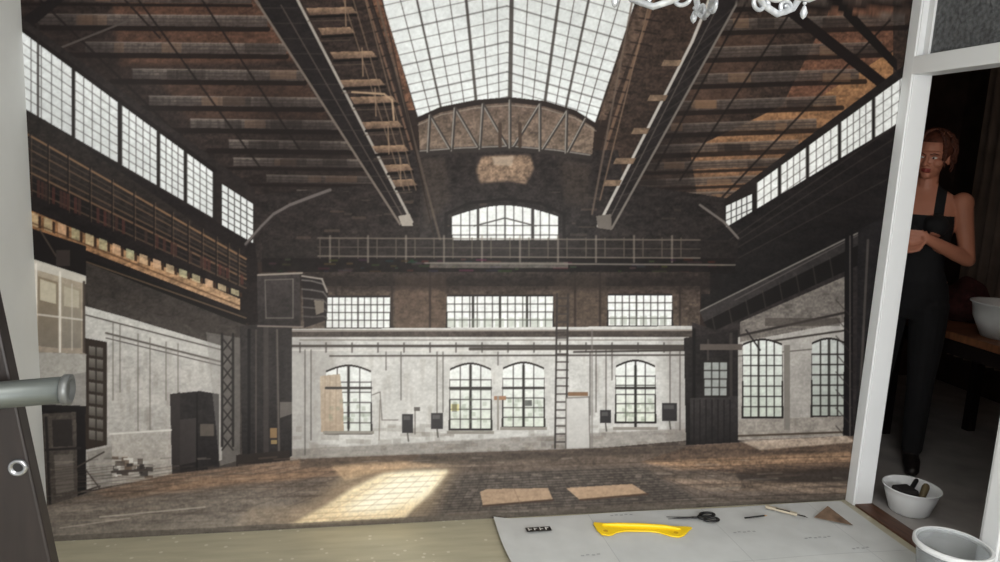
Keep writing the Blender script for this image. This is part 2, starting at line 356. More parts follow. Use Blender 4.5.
window(326,372,371,433,arch=6,nx=4,ny=6,w=1.1,low=(206,211,206)); P([(320,376),(340,374),(343,400),(344,433),(321,432)],(180,160,138),c2=(162,140,118),nz=.12,ns=(2,30)); 
for x in (325,330,336): L(x,376,x,431,.9,(140,118,96),.6)
window(450,370,491,429,arch=6,nx=4,ny=6,w=1.1,low=(202,209,198)); window(503,369,544,427,arch=6,nx=4,ny=6,w=1.1,low=(202,209,198)); window(616,367,655,422,arch=6,nx=4,ny=6,w=1.1,low=(204,210,196))
for x0,x1 in [(326,371),(450,491),(503,544),(616,655)]:
    xm=(x0+x1)/2; L(xm,366,xm,428,2.6,(38,34,33)); L(x0,388,x1,388,2.4,(38,34,33)); R(x0-3,431 if x0<500 else 427,x1+3,434 if x0<500 else 430,(130,124,116))
    for i in range(18): xx=x0+2+rr.random()*(x1-x0-6); yy=396+rr.random()*24; R(xx,yy,xx+4,yy+4,(112,126,104),a=.3)
R(451,404,459,411,(220,200,90),a=.6); R(525,400,532,406,(40,40,40),a=.7); R(494,396,506,400,(150,104,74)); R(452,404,457,412,(40,40,42),a=.5)
# ladder, door, boxes
for x in (557,568): L(x,294,x-2,448,1.8,(44,39,38))
for y in range(298,447,8): L(556,y,568,y,1.4,(52,46,44))
P([(566,398),(589,397),(590,448),(566,449)],(194,192,190),c2=(174,171,168)); PL([(566,449),(566,398),(589,397),(590,448)],1.4,(96,90,86),.8); R(568,392,588,396,(120,86,60))
for x0,y0,x1,y1 in [(402,414,413,433),(431,413,443,429),(600,410,611,423),(662,403,677,421)]:
    R(x0,y0,x1,y1,(40,38,40)); R(x0+1.5,y0+2,x1-3,y0+6,(88,86,86),a=.6); L((x0+x1)/2,y1,(x0+x1)/2+1,y1+8,1.4,(70,66,62))
PL([(372,395),(380,392),(382,420),(398,420)],1,(100,94,90)); R(414,407,420,411,(80,76,72)); L(415,411,415,434,1,(80,76,72))
PL([(380,400),(379,440)],1,(120,112,104)); R(497,396,499,430,(130,124,118)); R(566,449,610,451,(110,100,92))
# ---- left side of hall below gallery
P([(85,262),(246,326),(280,330),(280,464),(222,468),(172,476),(36,512),(30,262)],(50,44,41),nz=.3)
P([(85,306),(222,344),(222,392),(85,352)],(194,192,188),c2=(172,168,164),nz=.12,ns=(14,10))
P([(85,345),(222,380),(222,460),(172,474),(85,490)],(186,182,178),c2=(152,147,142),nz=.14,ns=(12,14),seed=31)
P([(88,290),(222,338),(222,346),(88,306)],(56,50,47),nz=.3); L(86,315,222,350,1.4,(74,68,64)); L(106,333,222,362,2,(84,78,74)); L(106,338,222,366,1,(60,56,54))
for x,ya,yb in [(113,322,400),(120,325,392),(138,334,436),(150,338,430),(166,342,400),(178,344,392)]: L(x,ya,x,yb,1.3,(100,94,88),.7)
for i in range(24):
    x=100+rr.random()*110; y=350+rr.random()*80; P([(x,y),(x+5,y+1),(x+4,y+18),(x,y+14)],(120,112,104),a=.22,soft=1)
P([(85,338),(107,342),(107,445),(85,450)],(44,35,30)); 
for j in range(8): P([(89,346+j*12),(103,348+j*12),(103,357+j*12),(89,355+j*12)],(112,106,100),c2=(70,64,58)); 
L(96,342,96,446,1.3,(40,34,30))
P([(170,394),(200,391),(219,394),(219,470),(172,474)],(28,25,26),nz=.25); P([(176,420),(196,418),(196,462),(176,466)],(46,41,41)); L(197,394,197,472,1.4,(16,14,14)); R(200,424,214,436,(74,66,60)); P([(170,396),(180,392),(180,470),(172,474)],(40,35,35))
P([(110,434),(171,430),(171,476),(112,486)],(168,162,156),c2=(146,138,130),nz=.15,ns=(8,8)); L(110,434,171,430,1.8,(206,202,196))
P([(87,452),(112,446),(112,486),(92,490)],(136,130,124),nz=.15)
for i in range(40):
    x=112+rr.random()*34;y=456+rr.random()*20;R(x,y,x+3+rr.random()*7,y+2+rr.random()*4,rr.choice([(70,60,54),(170,164,156),(96,78,64),(40,36,36),(206,202,196)]),a=.8)
L(112,472,146,470,2.4,(60,52,48)); 
# lattice column, hoist cabin and pillar
P([(206,332),(240,338),(240,460),(220,466)],(130,126,122),a=.4)
for x in (222,233): L(x,334,x,446,2.4,(28,25,25))
for i in range(8): L(222,338+i*14,233,352+i*14,1.5,(32,28,28)); L(233,338+i*14,222,352+i*14,1.5,(32,28,28))
P([(240,326),(292,322),(292,456),(280,462),(242,466)],(36,32,32),c2=(28,25,26),nz=.3,ns=(6,20)); L(249,330,249,464,3,(18,16,17)); L(266,324,266,462,5,(60,53,51),.6); L(277,330,279,458,2,(100,90,84),.6); L(256,330,256,460,1.2,(96,84,76),.5)
R(270,428,277,438,(124,94,60)); R(271,440,277,444,(130,106,66)); P([(280,402),(292,402),(292,414),(280,418)],(120,112,106),a=.6)
P([(236,455),(290,450),(290,464),(236,470)],(34,28,26))
P([(257,275),(300,273),(300,327),(258,326)],(50,44,44),c2=(32,28,28),nz=.3); L(258,275,302,273,1.8,(140,128,118)); PL([(265,280),(293,279),(293,318),(266,318),(265,280)],1.2,(96,88,84),.8); L(258,326,302,327,1.6,(112,100,94))
P([(302,276),(320,278),(328,290),(327,320),(304,328)],(26,22,23),a=.9)
for k in range(5): PL([(302,280+k*9),(312,281+k*9),(323,284+k*8),(327,290+k*7)],1.4,(104-k*8,98-k*8,96-k*8),.8)
P([(314,300),(324,301),(324,312),(316,315)],(104,94,84)); PL([(302,276),(322,279),(327,292)],1.6,(140,130,122))
PL([(246,244),(262,226),(274,214),(290,205),(308,198),(330,190)],3.2,(92,84,82)); PL([(246,246),(262,228),(274,216),(290,207),(330,192)],1.2,(40,34,34)); PL([(700,205),(724,222),(738,238)],2.4,(96,88,84))
# glazed booth at the left
P([(32,262),(84,280),(85,354),(33,352)],(172,158,138),c2=(152,138,122),nz=.08); P([(30,258),(86,276),(86,284),(30,268)],(196,190,180))
P([(38,276),(58,282),(58,348),(38,346)],(138,122,100),c2=(120,110,98)); P([(62,283),(81,289),(81,348),(62,348)],(160,148,128),c2=(126,118,108)); P([(40,279),(56,284),(56,304),(40,300)],(190,180,158)); P([(64,286),(79,291),(79,308),(64,306)],(180,170,150))
L(60,272,60,352,2,(222,216,206)); L(36,264,36,350,2,(226,220,212)); L(34,314,84,320,1.8,(214,206,196),.8); L(72,284,72,350,1.2,(206,198,186),.6); L(84,282,84,352,2.4,(70,60,54)); L(33,353,86,355,2,(90,82,76))
P([(33,352),(86,354),(86,372),(36,382)],(160,156,150),nz=.1); P([(30,228),(86,246),(86,276),(30,258)],(24,20,20)); L(40,230,56,256,1.4,(70,58,50)); R(56,250,70,266,(50,42,40))
P([(36,382),(86,372),(86,406),(38,410)],(138,134,130),nz=.1)
P([(38,404),(86,406),(86,414),(38,416)],(26,23,24)); P([(40,414),(76,412),(78,500),(46,512)],(66,59,54),nz=.3); P([(76,410),(85,410),(87,508),(78,508)],(24,21,22)); L(46,418,50,510,3,(34,30,30)); L(45,450,80,448,2.5,(36,31,31)); L(50,482,104,452,1.6,(60,52,48)); L(56,500,100,486,1.6,(60,52,48)); L(86,470,104,494,1.4,(60,52,48))
P([(52,420),(72,419),(73,446),(53,447)],(40,35,34)); P([(54,455),(73,454),(74,490),(56,494)],(96,88,82),a=.7)
# ---- right side of hall below runway
P([(692,322),(716,330),(892,250),(880,440),(692,452)],(38,33,33),nz=.3)
P([(738,336),(846,290),(846,434),(738,438)],(162,158,154),c2=(150,144,138),nz=.13,ns=(14,12),seed=44); P([(740,322),(846,276),(846,322),(740,342)],(104,97,92),nz=.3,ns=(10,5)); L(738,346,848,330,2,(58,52,49)); L(738,336,848,312,2.4,(44,39,37)); L(738,356,848,346,1.2,(90,84,80))
window(743,345,782,417,arch=5,nx=5,ny=7,w=1.3,c=(214,218,216),low=(184,192,180)); window(812,344,846,416,arch=5,nx=4,ny=7,w=1.6,c=(188,192,190),low=(156,162,154))
P([(738,420),(848,416),(848,436),(738,440)],(138,130,122),nz=.2); L(738,436,848,432,2,(70,58,48)); R(784,345,790,430,(116,110,104))
P([(684,338),(738,330),(738,444),(686,446)],(32,28,28),c2=(24,22,22),nz=.35,ns=(6,16)); L(694,330,694,446,3,(18,16,16)); L(708,340,708,442,2,(72,65,62),.6); L(731,334,731,444,3,(50,45,43))
P([(690,398),(738,396),(738,444),(690,446)],(48,44,44),c2=(30,27,27),nz=.2); window(704,362,727,396,nx=3,ny=4,c=(140,144,142),w=1.4)
for x in range(694,736,6): L(x,400,x,444,1,(22,19,19))
P([(845,234),(853,230),(853,466),(830,468),(843,455)],(20,17,18)); L(850,236,850,460,1.3,(70,64,62)); P([(858,230),(895,212),(880,440),(856,440)],(28,25,26),nz=.3); L(868,240,858,440,2.4,(80,73,69),.7)
P([(826,462),(862,462),(866,470),(822,470)],(22,19,19)); P([(855,436),(882,434),(880,470),(853,468)],(52,43,38))
for i in range(9): L(836,300+i*18,852,318+i*18,1.2,(50,44,42),.7)
R(765,318,840,326,(60,53,49),a=.6); L(746,330,760,350,1.6,(36,32,32)); R(700,344,742,350,(80,71,66))
# ---- floor
P([(30,512),(90,492),(172,474),(240,466),(300,459),(480,452),(692,445),(846,436),(900,434),(900,570),(-10,570),(-10,524)],(94,78,67),c2=(96,90,84),nz=.3,ns=(40,3),seed=60)
P([(90,492),(172,474),(240,467),(300,460),(420,455),(400,472),(250,482),(120,500)],(134,100,76),c2=(110,88,72),nz=.35,ns=(20,3),a=.75,seed=61,soft=2)
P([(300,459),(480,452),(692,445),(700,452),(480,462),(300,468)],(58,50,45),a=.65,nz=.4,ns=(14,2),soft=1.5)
P([(690,446),(846,437),(880,440),(860,468),(760,476),(640,462)],(80,62,50),a=.7,nz=.5,ns=(24,2)); P([(738,440),(846,436),(858,442),(760,450)],(206,186,166),a=.6,nz=.3,ns=(10,2),soft=1); P([(640,462),(850,452),(860,462),(680,470)],(172,132,98),a=.6,nz=.5,ns=(18,2),soft=2); P([(735,474),(848,468),(850,480),(745,488)],(42,36,33),a=.7,nz=.4,ns=(14,2),soft=2)
P([(660,478),(850,484),(850,494),(700,490)],(156,130,108),a=.5,nz=.5,ns=(16,2),soft=2)
for i in range(420):
    y=458+rr.random()**1.1*82; x=40+rr.random()*810; w=(6+rr.random()*50)*(y-430)/80; c_=rr.choice([(56,48,43),(146,132,118),(108,86,70),(48,42,39),(162,150,136),(84,75,68)])
    L(x,y,x+w,y-.03*w+rr.uniform(-1,1),.8+rr.random()*1.2,c_,.3)
for x in range(-900,1900,62):
    L(V[0]+(x-V[0])*.32,466,x,560,1.1,(56,46,40),.35)
for y in [466,472,480,490,503,520]: L(36,y+14,860,y-10,1.0,(54,44,38),.4)
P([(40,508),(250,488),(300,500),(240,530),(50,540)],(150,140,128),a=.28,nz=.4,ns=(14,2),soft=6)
# paving-block zone
P([(450,474),(640,466),(700,500),(440,514),(405,516)],(80,73,68),a=.75,nz=.4,ns=(10,2),seed=71,soft=3)
for i in range(15): L(446-i*2.6,476+i*2.7,640+i*4,468+i*2.3,.9,(46,40,37),.5)
for i in range(26): L(452+i*7.6,475-i*.3,424+i*11,514-i*.7,.7,(50,43,39),.45)
for i in range(140):
    x=430+rr.random()*220; y=472+rr.random()*36; R(x,y,x+6,y+1.8,rr.choice([(120,110,100),(56,49,45),(140,126,112)]),a=.35)
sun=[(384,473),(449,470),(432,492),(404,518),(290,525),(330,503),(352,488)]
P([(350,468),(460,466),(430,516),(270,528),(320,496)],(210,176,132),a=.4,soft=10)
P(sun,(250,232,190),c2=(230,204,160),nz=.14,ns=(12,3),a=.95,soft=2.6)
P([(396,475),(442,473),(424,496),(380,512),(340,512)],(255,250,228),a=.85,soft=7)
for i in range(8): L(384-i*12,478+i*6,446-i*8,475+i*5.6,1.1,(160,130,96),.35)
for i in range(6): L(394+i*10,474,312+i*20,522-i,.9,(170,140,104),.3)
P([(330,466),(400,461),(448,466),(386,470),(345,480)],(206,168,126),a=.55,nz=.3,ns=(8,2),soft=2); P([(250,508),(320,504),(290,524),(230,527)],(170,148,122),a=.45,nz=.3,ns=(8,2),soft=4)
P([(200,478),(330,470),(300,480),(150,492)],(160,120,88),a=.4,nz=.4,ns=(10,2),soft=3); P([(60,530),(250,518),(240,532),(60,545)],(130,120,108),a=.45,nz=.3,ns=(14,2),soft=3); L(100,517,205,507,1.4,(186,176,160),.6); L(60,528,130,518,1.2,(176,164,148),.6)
P([(480,492),(487,489),(548,488),(553,500),(483,506)],(160,132,106),nz=.12,ns=(8,2)); L(483,506,553,500,2,(70,54,44)); P([(566,488),(632,484),(648,494),(580,500)],(168,138,110),nz=.12,ns=(8,2)); L(580,500,648,494,2,(76,58,46)); L(514,489,520,503,.8,(120,98,80),.6)
P([(-10,540),(50,536),(490,513),(870,496),(870,506),(490,521),(-10,552)],(80,74,66),a=.6,nz=.3,ns=(20,2))
# print grain and the bloom of light around the windows in the photographed hall
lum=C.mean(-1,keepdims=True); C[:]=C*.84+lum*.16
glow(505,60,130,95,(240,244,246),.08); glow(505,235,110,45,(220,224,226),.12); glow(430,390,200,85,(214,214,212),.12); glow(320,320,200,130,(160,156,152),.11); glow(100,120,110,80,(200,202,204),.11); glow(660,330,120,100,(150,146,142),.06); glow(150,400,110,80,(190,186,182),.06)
g=noise(3,3,99)*.5+noise(8,8,98)*.5; C*= (1+.10*(g-.5))[...,None]
C[:]=np.clip(C*1.0+.008,0,1)
K=(C+np.roll(C,1,0)+np.roll(C,1,1)+np.roll(np.roll(C,1,0),1,1))/4
C=K

def mural():
    xs=np.arange(XL,XR+.0005,(XR-XL)/1240)
    zs=np.concatenate([np.arange(0.0,2.16,.0029),np.arange(2.16,2.56,.02)])
    nx,nz=len(xs),len(zs); XX,ZZ=np.meshgrid(xs,zs); y=WY-.004
    co=np.stack([XX,np.full_like(XX,y),ZZ],-1).reshape(-1,3).astype(np.float32)
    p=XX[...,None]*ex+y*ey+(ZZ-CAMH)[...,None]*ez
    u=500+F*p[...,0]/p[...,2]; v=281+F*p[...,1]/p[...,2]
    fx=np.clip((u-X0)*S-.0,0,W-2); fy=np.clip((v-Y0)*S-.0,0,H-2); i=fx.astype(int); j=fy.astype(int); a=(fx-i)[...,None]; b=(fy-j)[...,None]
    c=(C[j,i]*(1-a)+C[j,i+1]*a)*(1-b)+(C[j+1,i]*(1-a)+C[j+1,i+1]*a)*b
    c=np.where(c<=.04045,c/12.92,((c+.055)/1.055)**2.4)
    me=bpy.data.meshes.new('wall_mural'); me.vertices.add(nx*nz); me.vertices.foreach_set('co',co.ravel())
    idx=np.arange(nx*nz).reshape(nz,nx); q=np.stack([idx[:-1,:-1],idx[:-1,1:],idx[1:,1:],idx[1:,:-1]],-1).reshape(-1,4)
    me.loops.add(q.size); me.loops.foreach_set('vertex_index',q.ravel().astype(np.int32))
    me.polygons.add(len(q)); me.polygons.foreach_set('loop_start',np.arange(0,q.size,4,dtype=np.int32)); 
    try: me.polygons.foreach_set('loop_total',np.full(len(q),4,np.int32))
    except Exception: pass
    me.update(calc_edges=True)
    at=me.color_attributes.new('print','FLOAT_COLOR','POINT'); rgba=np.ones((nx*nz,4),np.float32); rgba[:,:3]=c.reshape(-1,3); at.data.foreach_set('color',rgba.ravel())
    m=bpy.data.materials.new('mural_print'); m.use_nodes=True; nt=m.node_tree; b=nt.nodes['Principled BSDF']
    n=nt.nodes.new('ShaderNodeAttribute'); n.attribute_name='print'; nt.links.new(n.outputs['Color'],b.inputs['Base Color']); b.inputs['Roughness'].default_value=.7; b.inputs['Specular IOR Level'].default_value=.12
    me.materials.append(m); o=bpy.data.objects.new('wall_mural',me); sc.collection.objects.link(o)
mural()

# ------------------------------------------------------------------ room shell
white=mat('wall_paint',(214,215,214),.8,var=.02); trimw=mat('trim_paint',(222,224,226),.35,var=.02,scale=3)
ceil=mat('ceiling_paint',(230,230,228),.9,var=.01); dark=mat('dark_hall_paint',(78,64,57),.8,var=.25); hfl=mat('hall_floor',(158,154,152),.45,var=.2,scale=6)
floorm=mat('floor_vinyl',(176,170,148),.30,var=.10,scale=5,stretch=(1,6,1))
nt=floorm.node_tree; b=nt.nodes['Principled BSDF']; src=b.inputs['Base Color'].links[0].from_socket
vo=nt.nodes.new('ShaderNodeTexVoronoi'); vo.inputs['Scale'].default_value=22; tc=nt.nodes.new('ShaderNodeTexCoord'); nt.links.new(tc.outputs['Object'],vo.inputs['Vector'])
rp=nt.nodes.new('ShaderNodeValToRGB'); rp.color_ramp.elements[0].position=.12; rp.color_ramp.elements[0].color=(.6,.6,.6,1); rp.color_ramp.elements[1].position=.18; rp.color_ramp.elements[1].color=(0,0,0,1)
nt.links.new(vo.outputs['Distance'],rp.inputs[0]); mx=nt.nodes.new('ShaderNodeMixRGB'); mx.inputs[2].default_value=(*lin((216,212,200)),1)
nt.links.new(rp.outputs[0],mx.inputs[0]); nt.links.new(src,mx.inputs[1]); nt.links.new(mx.outputs[0],b.inputs['Base Color'])
YB=-2.2
box('floor',XL-.1,XR+TH+.01,YB,WY+.1,-.06,0,floorm)
box('ceiling',XL-.1,XR+TH,YB,WY+.1,2.56,2.64,ceil)
box('wall_north',XL-.1,XR+TH,WY,WY+.1,0,2.56,white)
box('wall_west',XL-.1,XL,YB,WY,0,2.56,white)
v,f=merge([boxg(XL-.1,XR+TH,YB-.1,YB,0,.7),boxg(XL-.1,XR+TH,YB-.1,YB,2.3,2.56),boxg(XL-.1,-.6,YB-.1,YB,.7,2.3),boxg(1.9,XR+TH,YB-.1,YB,.7,2.3)]); obj('wall_south',v,f,white)
w=empty('window_1'); 
v,f=merge([boxg(-.6,1.9,YB-.07,YB-.02,.7,.76),boxg(-.6,1.9,YB-.07,YB-.02,2.24,2.3),boxg(-.6,-.54,YB-.07,YB-.02,.76,2.24),boxg(1.84,1.9,YB-.07,YB-.02,.76,2.24),boxg(.62,.68,YB-.07,YB-.02,.76,2.24)]); obj('frame',v,f,trimw,w)
DY0,DY1=2.12,2.80
v,f=merge([boxg(XR,XR+TH,YB,DY0,0,2.56),boxg(XR,XR+TH,DY1,WY,0,2.56),boxg(XR,XR+TH,DY0,DY1,2.44,2.56)]); obj('wall_east',v,f,white)
df=empty('door_1')
v,f=merge([boxg(XR-.012,XR,DY1-.002,WY-.006,0,2.50),boxg(XR-.006,XR+TH+.004,DY1-.008,DY1,0,2.44),boxg(XR-.006,XR+TH+.004,DY0,DY0+.015,0,2.44),boxg(XR-.014,XR,DY0-.07,DY0,0,2.50),
 boxg(XR-.012,XR+TH,DY0,DY1,1.94,2.015),boxg(XR-.014,XR,DY0-.07,WY-.006,2.42,2.50),boxg(XR+.02,XR+.05,DY0,DY0+.05,2.015,2.42),boxg(XR+.02,XR+.05,DY1-.04,DY1-.008,2.015,2.42)])
obj('door_frame',v,f,trimw,df,bevel=.003)
box('threshold',XR-.005,XR+TH+.005,DY0,DY1,0,.010,mat('threshold_wood',(84,56,42),.5,var=.3,scale=12,stretch=(8,1,1)),df)
gm=mat('frosted_glass',(90,92,94),.35,var=.5,scale=60,bump=.8); box('transom_glass',XR+.03,XR+.038,DY0,DY1,2.015,2.42,gm,df)
# hall behind the doorway
XH=XR+TH
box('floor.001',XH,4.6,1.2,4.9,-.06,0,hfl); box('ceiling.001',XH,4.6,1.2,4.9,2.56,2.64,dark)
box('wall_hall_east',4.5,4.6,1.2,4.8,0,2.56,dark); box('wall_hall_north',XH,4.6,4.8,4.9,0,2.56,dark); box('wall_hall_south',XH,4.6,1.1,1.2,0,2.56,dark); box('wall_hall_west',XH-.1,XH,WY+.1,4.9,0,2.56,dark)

# ------------------------------------------------------------------ paper sheet and tools on the floor
def sheet():
    nx,ny=70,60; V=[];Fc=[]
    for j in range(ny+1):
        for i in range(nx+1):
            x=lerp(.64,2.30,i/nx); y=lerp(1.55,2.835,j/ny)
            x+= .006*math.sin(y*9) if i==0 else 0
            z=.004+.003*(1+math.sin(x*7+y*3)*math.sin(y*5-x*2))
            if i<3: z+=.004*(3-i)
            V.append((x,y,z))
    for j in range(ny):
        for i in range(nx): a=j*(nx+1)+i; Fc.append((a,a+1,a+nx+2,a+nx+1))
    m=bpy.data.materials.new('paper_back'); m.use_nodes=True; nt=m.node_tree; b=nt.nodes['Principled BSDF']; b.inputs['Roughness'].default_value=.7
    tc=nt.nodes.new('ShaderNodeTexCoord'); br=nt.nodes.new('ShaderNodeTexBrick'); nt.links.new(tc.outputs['Object'],br.inputs['Vector'])
    br.offset=0; br.inputs['Scale'].default_value=1; br.inputs['Brick Width'].default_value=.53; br.inputs['Row Height'].default_value=.60; br.inputs['Mortar Size'].default_value=.0016
    br.inputs['Color1'].default_value=(*lin((214,216,216)),1); br.inputs['Color2'].default_value=(*lin((210,213,214)),1); br.inputs['Mortar'].default_value=(*lin((188,191,193)),1)
    n=nt.nodes.new('ShaderNodeTexNoise'); n.inputs['Scale'].default_value=9; n.inputs['Detail'].default_value=8; mx=nt.nodes.new('ShaderNodeMixRGB'); mx.blend_type='MULTIPLY'; mx.inputs[0].default_value=.25
    nt.links.new(tc.outputs['Object'],n.inputs['Vector']); nt.links.new(br.outputs['Color'],mx.inputs[1]); nt.links.new(n.outputs['Fac'],mx.inputs[2]); nt.links.new(mx.outputs[0],b.inputs['Base Color'])
    return obj('wallpaper_sheet',V,Fc,m,smooth=True)
sh=sheet()
blk=mat('black_plastic',(22,22,24),.4,var=.1); paperw=mat('label_white',(225,225,222),.7,var=.02); grey=mat('stamp_grey',(160,163,166),.8,var=.1)
v,f=boxg(.755,.86,2.702,2.735,.0145,.0155); lab=obj('paper_label',v,f,blk)
parts=[]
for k in range(4): parts.append(boxg(.764+k*.024,.769+k*.024,2.710,2.730,.0156,.016)); parts.append(boxg(.764+k*.024,.779+k*.024,2.717+(k%2)*.006,2.721+(k%2)*.006,.0156,.016))
v,f=merge(parts); obj('lettering',v,f,paperw,lab)
parts=[]
for (x,y,n) in [(1.62,2.60,5),(1.9,2.52,6),(.92,2.50,4),(1.15,2.80,5),(2.05,2.42,4)]:
    for k in range(n): parts.append(boxg(x+k*.022,x+k*.022+.013,y+(k%2)*.004,y+.007+(k%2)*.004,.0118,.0122))
v,f=merge(parts); obj('printed_stamps',v,f,grey,sh)
# yellow wallpaper smoother
ye=mat('yellow_plastic',(252,212,30),.35,var=.04)
sm=empty('wallpaper_smoother',(1.245,2.66,.012),-.16)
out=[(-.205,.045),(-.20,.055),(-.15,.05),(.06,.045),(.13,.040),(.20,.036),(.212,.03),(.19,.005),(.16,-.035),(.13,-.052),(.10,-.045),(.06,-.018),(.02,-.010),(-.08,-.012),(-.12,-.025),(-.14,-.045),(-.16,-.052),(-.185,-.045),(-.20,-.01)]
n=len(out); V_=[(x,y,0) for x,y in out]+[(x,y,.006) for x,y in out]
obj('blade',V_,[tuple(range(n))[::-1],tuple(range(n,2*n))]+[(i,(i+1)%n,(i+1)%n+n,i+n) for i in range(n)],ye,sm,bevel=.0015)
v,f=tubeg([(-.165,.03,.008),(-.10,.026,.011),(0,.022,.012),(.09,.018,.011),(.15,.010,.008)],[.006,.009,.010,.009,.006]); obj('grip_rib',v,f,ye,sm,smooth=True)
v,f=merge([elg((-.165,-.02,.006),(.010,.010,.002)),elg((.128,-.02,.006),(.010,.010,.002))]); obj('rivets',v,f,mat('yellow_dark',(206,160,24),.5),sm,smooth=True)
# scissors
stl=mat('steel',(150,152,156),.25,metal=.9,var=.1)
sx=empty('scissors',(1.50,2.735,.018),-.08)
def blade(s):
    a=.10*s
    R_=Matrix.Rotation(a,3,'Z')
    V_=[(-.115,0,0),(-.0,-.009,0),(.03,-.006,0),(.03,.006,0),(0,.007,0)]
    V_=[R_@Vector((x,y*s,z+ (.001 if s>0 else -.001))) for x,y,z in V_]; W_=[v+Vector((0,0,.002)) for v in V_]
    F_=[(0,1,2,3,4),(5,9,8,7,6)]+[(i,i+5,(i+1)%5+5,(i+1)%5) for i in range(5)]
    return V_+W_,F_
v,f=merge([blade(1),blade(-1)]); obj('blades',v,f,mat('blade_dark_steel',(90,92,96),.35,metal=.6),sx)
v,f=elg((0,0,.003),(.005,.005,.002)); obj('pivot',v,f,blk,sx,smooth=True)
for s in (1,-1):
    pts=[(.025,.003*s,.002)]+[(.075+.032*math.cos(t),(.022+.017*math.sin(t))*s,.003) for t in np.linspace(math.pi,3*math.pi,22)]
    v,f=tubeg(pts,.0055,10); obj('handle_%d'%(1 if s>0 else 2),v,f,blk,sx,smooth=True)
# utility knife
kn=empty('utility_knife',(1.94,2.745,.016),-.72)
v,f=boxg(-.075,.06,-.010,.010,0,.012); obj('body',v,f,mat('knife_grey',(186,176,156),.4),kn,bevel=.004)
v,f=boxg(-.03,.03,-.0105,-.004,.011,.015); obj('slider',v,f,blk,kn,bevel=.002)
obj('blade',[(.06,-.006,.005),(.105,-.006,.005),(.09,.007,.005),(.06,.007,.005),(.06,-.006,.006),(.105,-.006,.006),(.09,.007,.006),(.06,.007,.006)],[(0,1,2,3),(4,7,6,5),(0,4,5,1),(1,5,6,2),(2,6,7,3),(3,7,4,0)],stl,kn)
def slab(name,pts,th,m):
    n=len(pts); obj(name,[*pts]+[(x,y,z+th) for x,y,z in pts],[tuple(range(n))[::-1],tuple(range(n,2*n))]+[(i,(i+1)%n,(i+1)%n+n,i+n) for i in range(n)],m)
slab('wallpaper_offcut',[(2.055,2.685,.014),(2.185,2.60,.014),(2.175,2.76,.024)],.002,mat('offcut_print',(112,92,76),.7,var=.5,scale=25))
pc=empty('pencil',(1.78,2.71,.020),.1); v,f=tubeg([(-.05,0,0),(.05,0,0)],.0035,8,cap=False); obj('shaft',v,f,blk,pc); v,f=tubeg([(.05,0,0),(.065,0,0)],[.0035,.0005],8,cap=False); obj('tip',v,f,mat('wood_tip',(200,160,110),.6),pc)

# white bowl with tools just past the threshold
bw=empty('plastic_bowl',(2.57,2.72,0.0)); bw.scale=(.84,.84,.90)
wp=mat('white_plastic',(222,224,226),.3,var=.02)
v,f=latheg([(.0,.004),(.085,.004),(.09,.0),(.10,.008),(.132,.10),(.140,.135),(.146,.137),(.147,.131),(.142,.129),(.134,.128),(.125,.10),(.09,.016),(0,.012)],48); obj('bowl',v,f,wp,bw,smooth=True)
v,f=tubeg([(-.08,-.02,.03),(-.02,.0,.09),(.05,.03,.15)],[.012,.014,.012]); obj('brush_handle',v,f,blk,bw,smooth=True)
v,f=boxg(-.10,-.0,-.06,.04,.07,.135); obj('brush_head',v,f,mat('bristle_dark',(34,30,30),.9,var=.4,scale=60),bw,bevel=.012)
v,f=tubeg([(.0,-.06,.05),(.06,-.03,.14)],[.016,.02]); obj('roller_grip',v,f,mat('mustard_grip',(90,78,54),.6),bw,smooth=True)
# clear bucket
bk=empty('plastic_bucket',(2.185,2.09,0.008)); bk.scale=(.95,.95,1)
cp=mat('translucent_plastic',(220,224,226),.2,var=.03,trans=.8,ior=1.2)
v,f=latheg([(0,.003),(.098,.003),(.102,.01),(.122,.185),(.132,.187),(.133,.2),(.126,.203),(.119,.198),(.117,.185),(.097,.015),(0,.01)],48); obj('shell',v,f,cp,bk,smooth=True)
v,f=latheg([(0,.05),(.102,.05),(.101,.012),(0,.012)],40); obj('paste',v,f,mat('paste_white',(205,205,200),.5),bk,smooth=True)
v,f=latheg([(.120,.196),(.128,.206),(.136,.200),(.136,.186),(.128,.184),(.120,.196)],48); obj('rim',v,f,wp,bk,smooth=True)
pts=[(.137*math.cos(t),.137*math.sin(t)*.99-.0,.19-.015*math.sin(t)) for t in np.linspace(math.pi,2*math.pi,20)]
v,f=tubeg(pts,.003,8); obj('handle',v,f,wp,bk,smooth=True)

# ------------------------------------------------------------------ black stand with steel tube at the left
st=empty('folding_easel')
bb=mat('black_stained_wood',(30,23,22),.45,var=.3,scale=10,stretch=(8,8,1))
def plank(name,xa,xb,wd,z1,y0,y1):
    v=[(xa-wd,y0,0),(xa,y0,0),(xb,y0,z1),(xb-wd,y0,z1),(xa-wd,y1,0),(xa,y1,0),(xb,y1,z1),(xb-wd,y1,z1)]
    obj(name,v,[(0,1,2,3),(4,7,6,5),(0,4,5,1),(1,5,6,2),(2,6,7,3),(3,7,4,0)],bb,st,bevel=.004)
plank('leg_1',-.396,-.617,.17,1.60,1.355,1.39)
plank('leg_2',-.88,-.655,.13,1.60,1.392,1.42)
v,f=tubeg([(-.95,1.325,1.046),(-.80,1.325,1.051),(-.452,1.318,1.081)],.0225,32,cap=False); o=obj('steel_tube',v,f,mat('brushed_steel',(104,109,108),.38,metal=.75,var=.12,scale=20,stretch=(.3,6,6)),st)
for p in o.data.polygons: p.use_smooth=len(p.vertices)==4
v,f=latheg([(.0235,-.002),(.026,0),(.026,.010),(.019,.012),(.017,.006),(.0,.006)],28); o=obj('tube_cap',[Vector((z,y,-x)) for x,y,z in v],f,mat('cap_grey',(98,100,100),.4,metal=.5),st,smooth=True); o.location=(-.452,1.318,1.081)
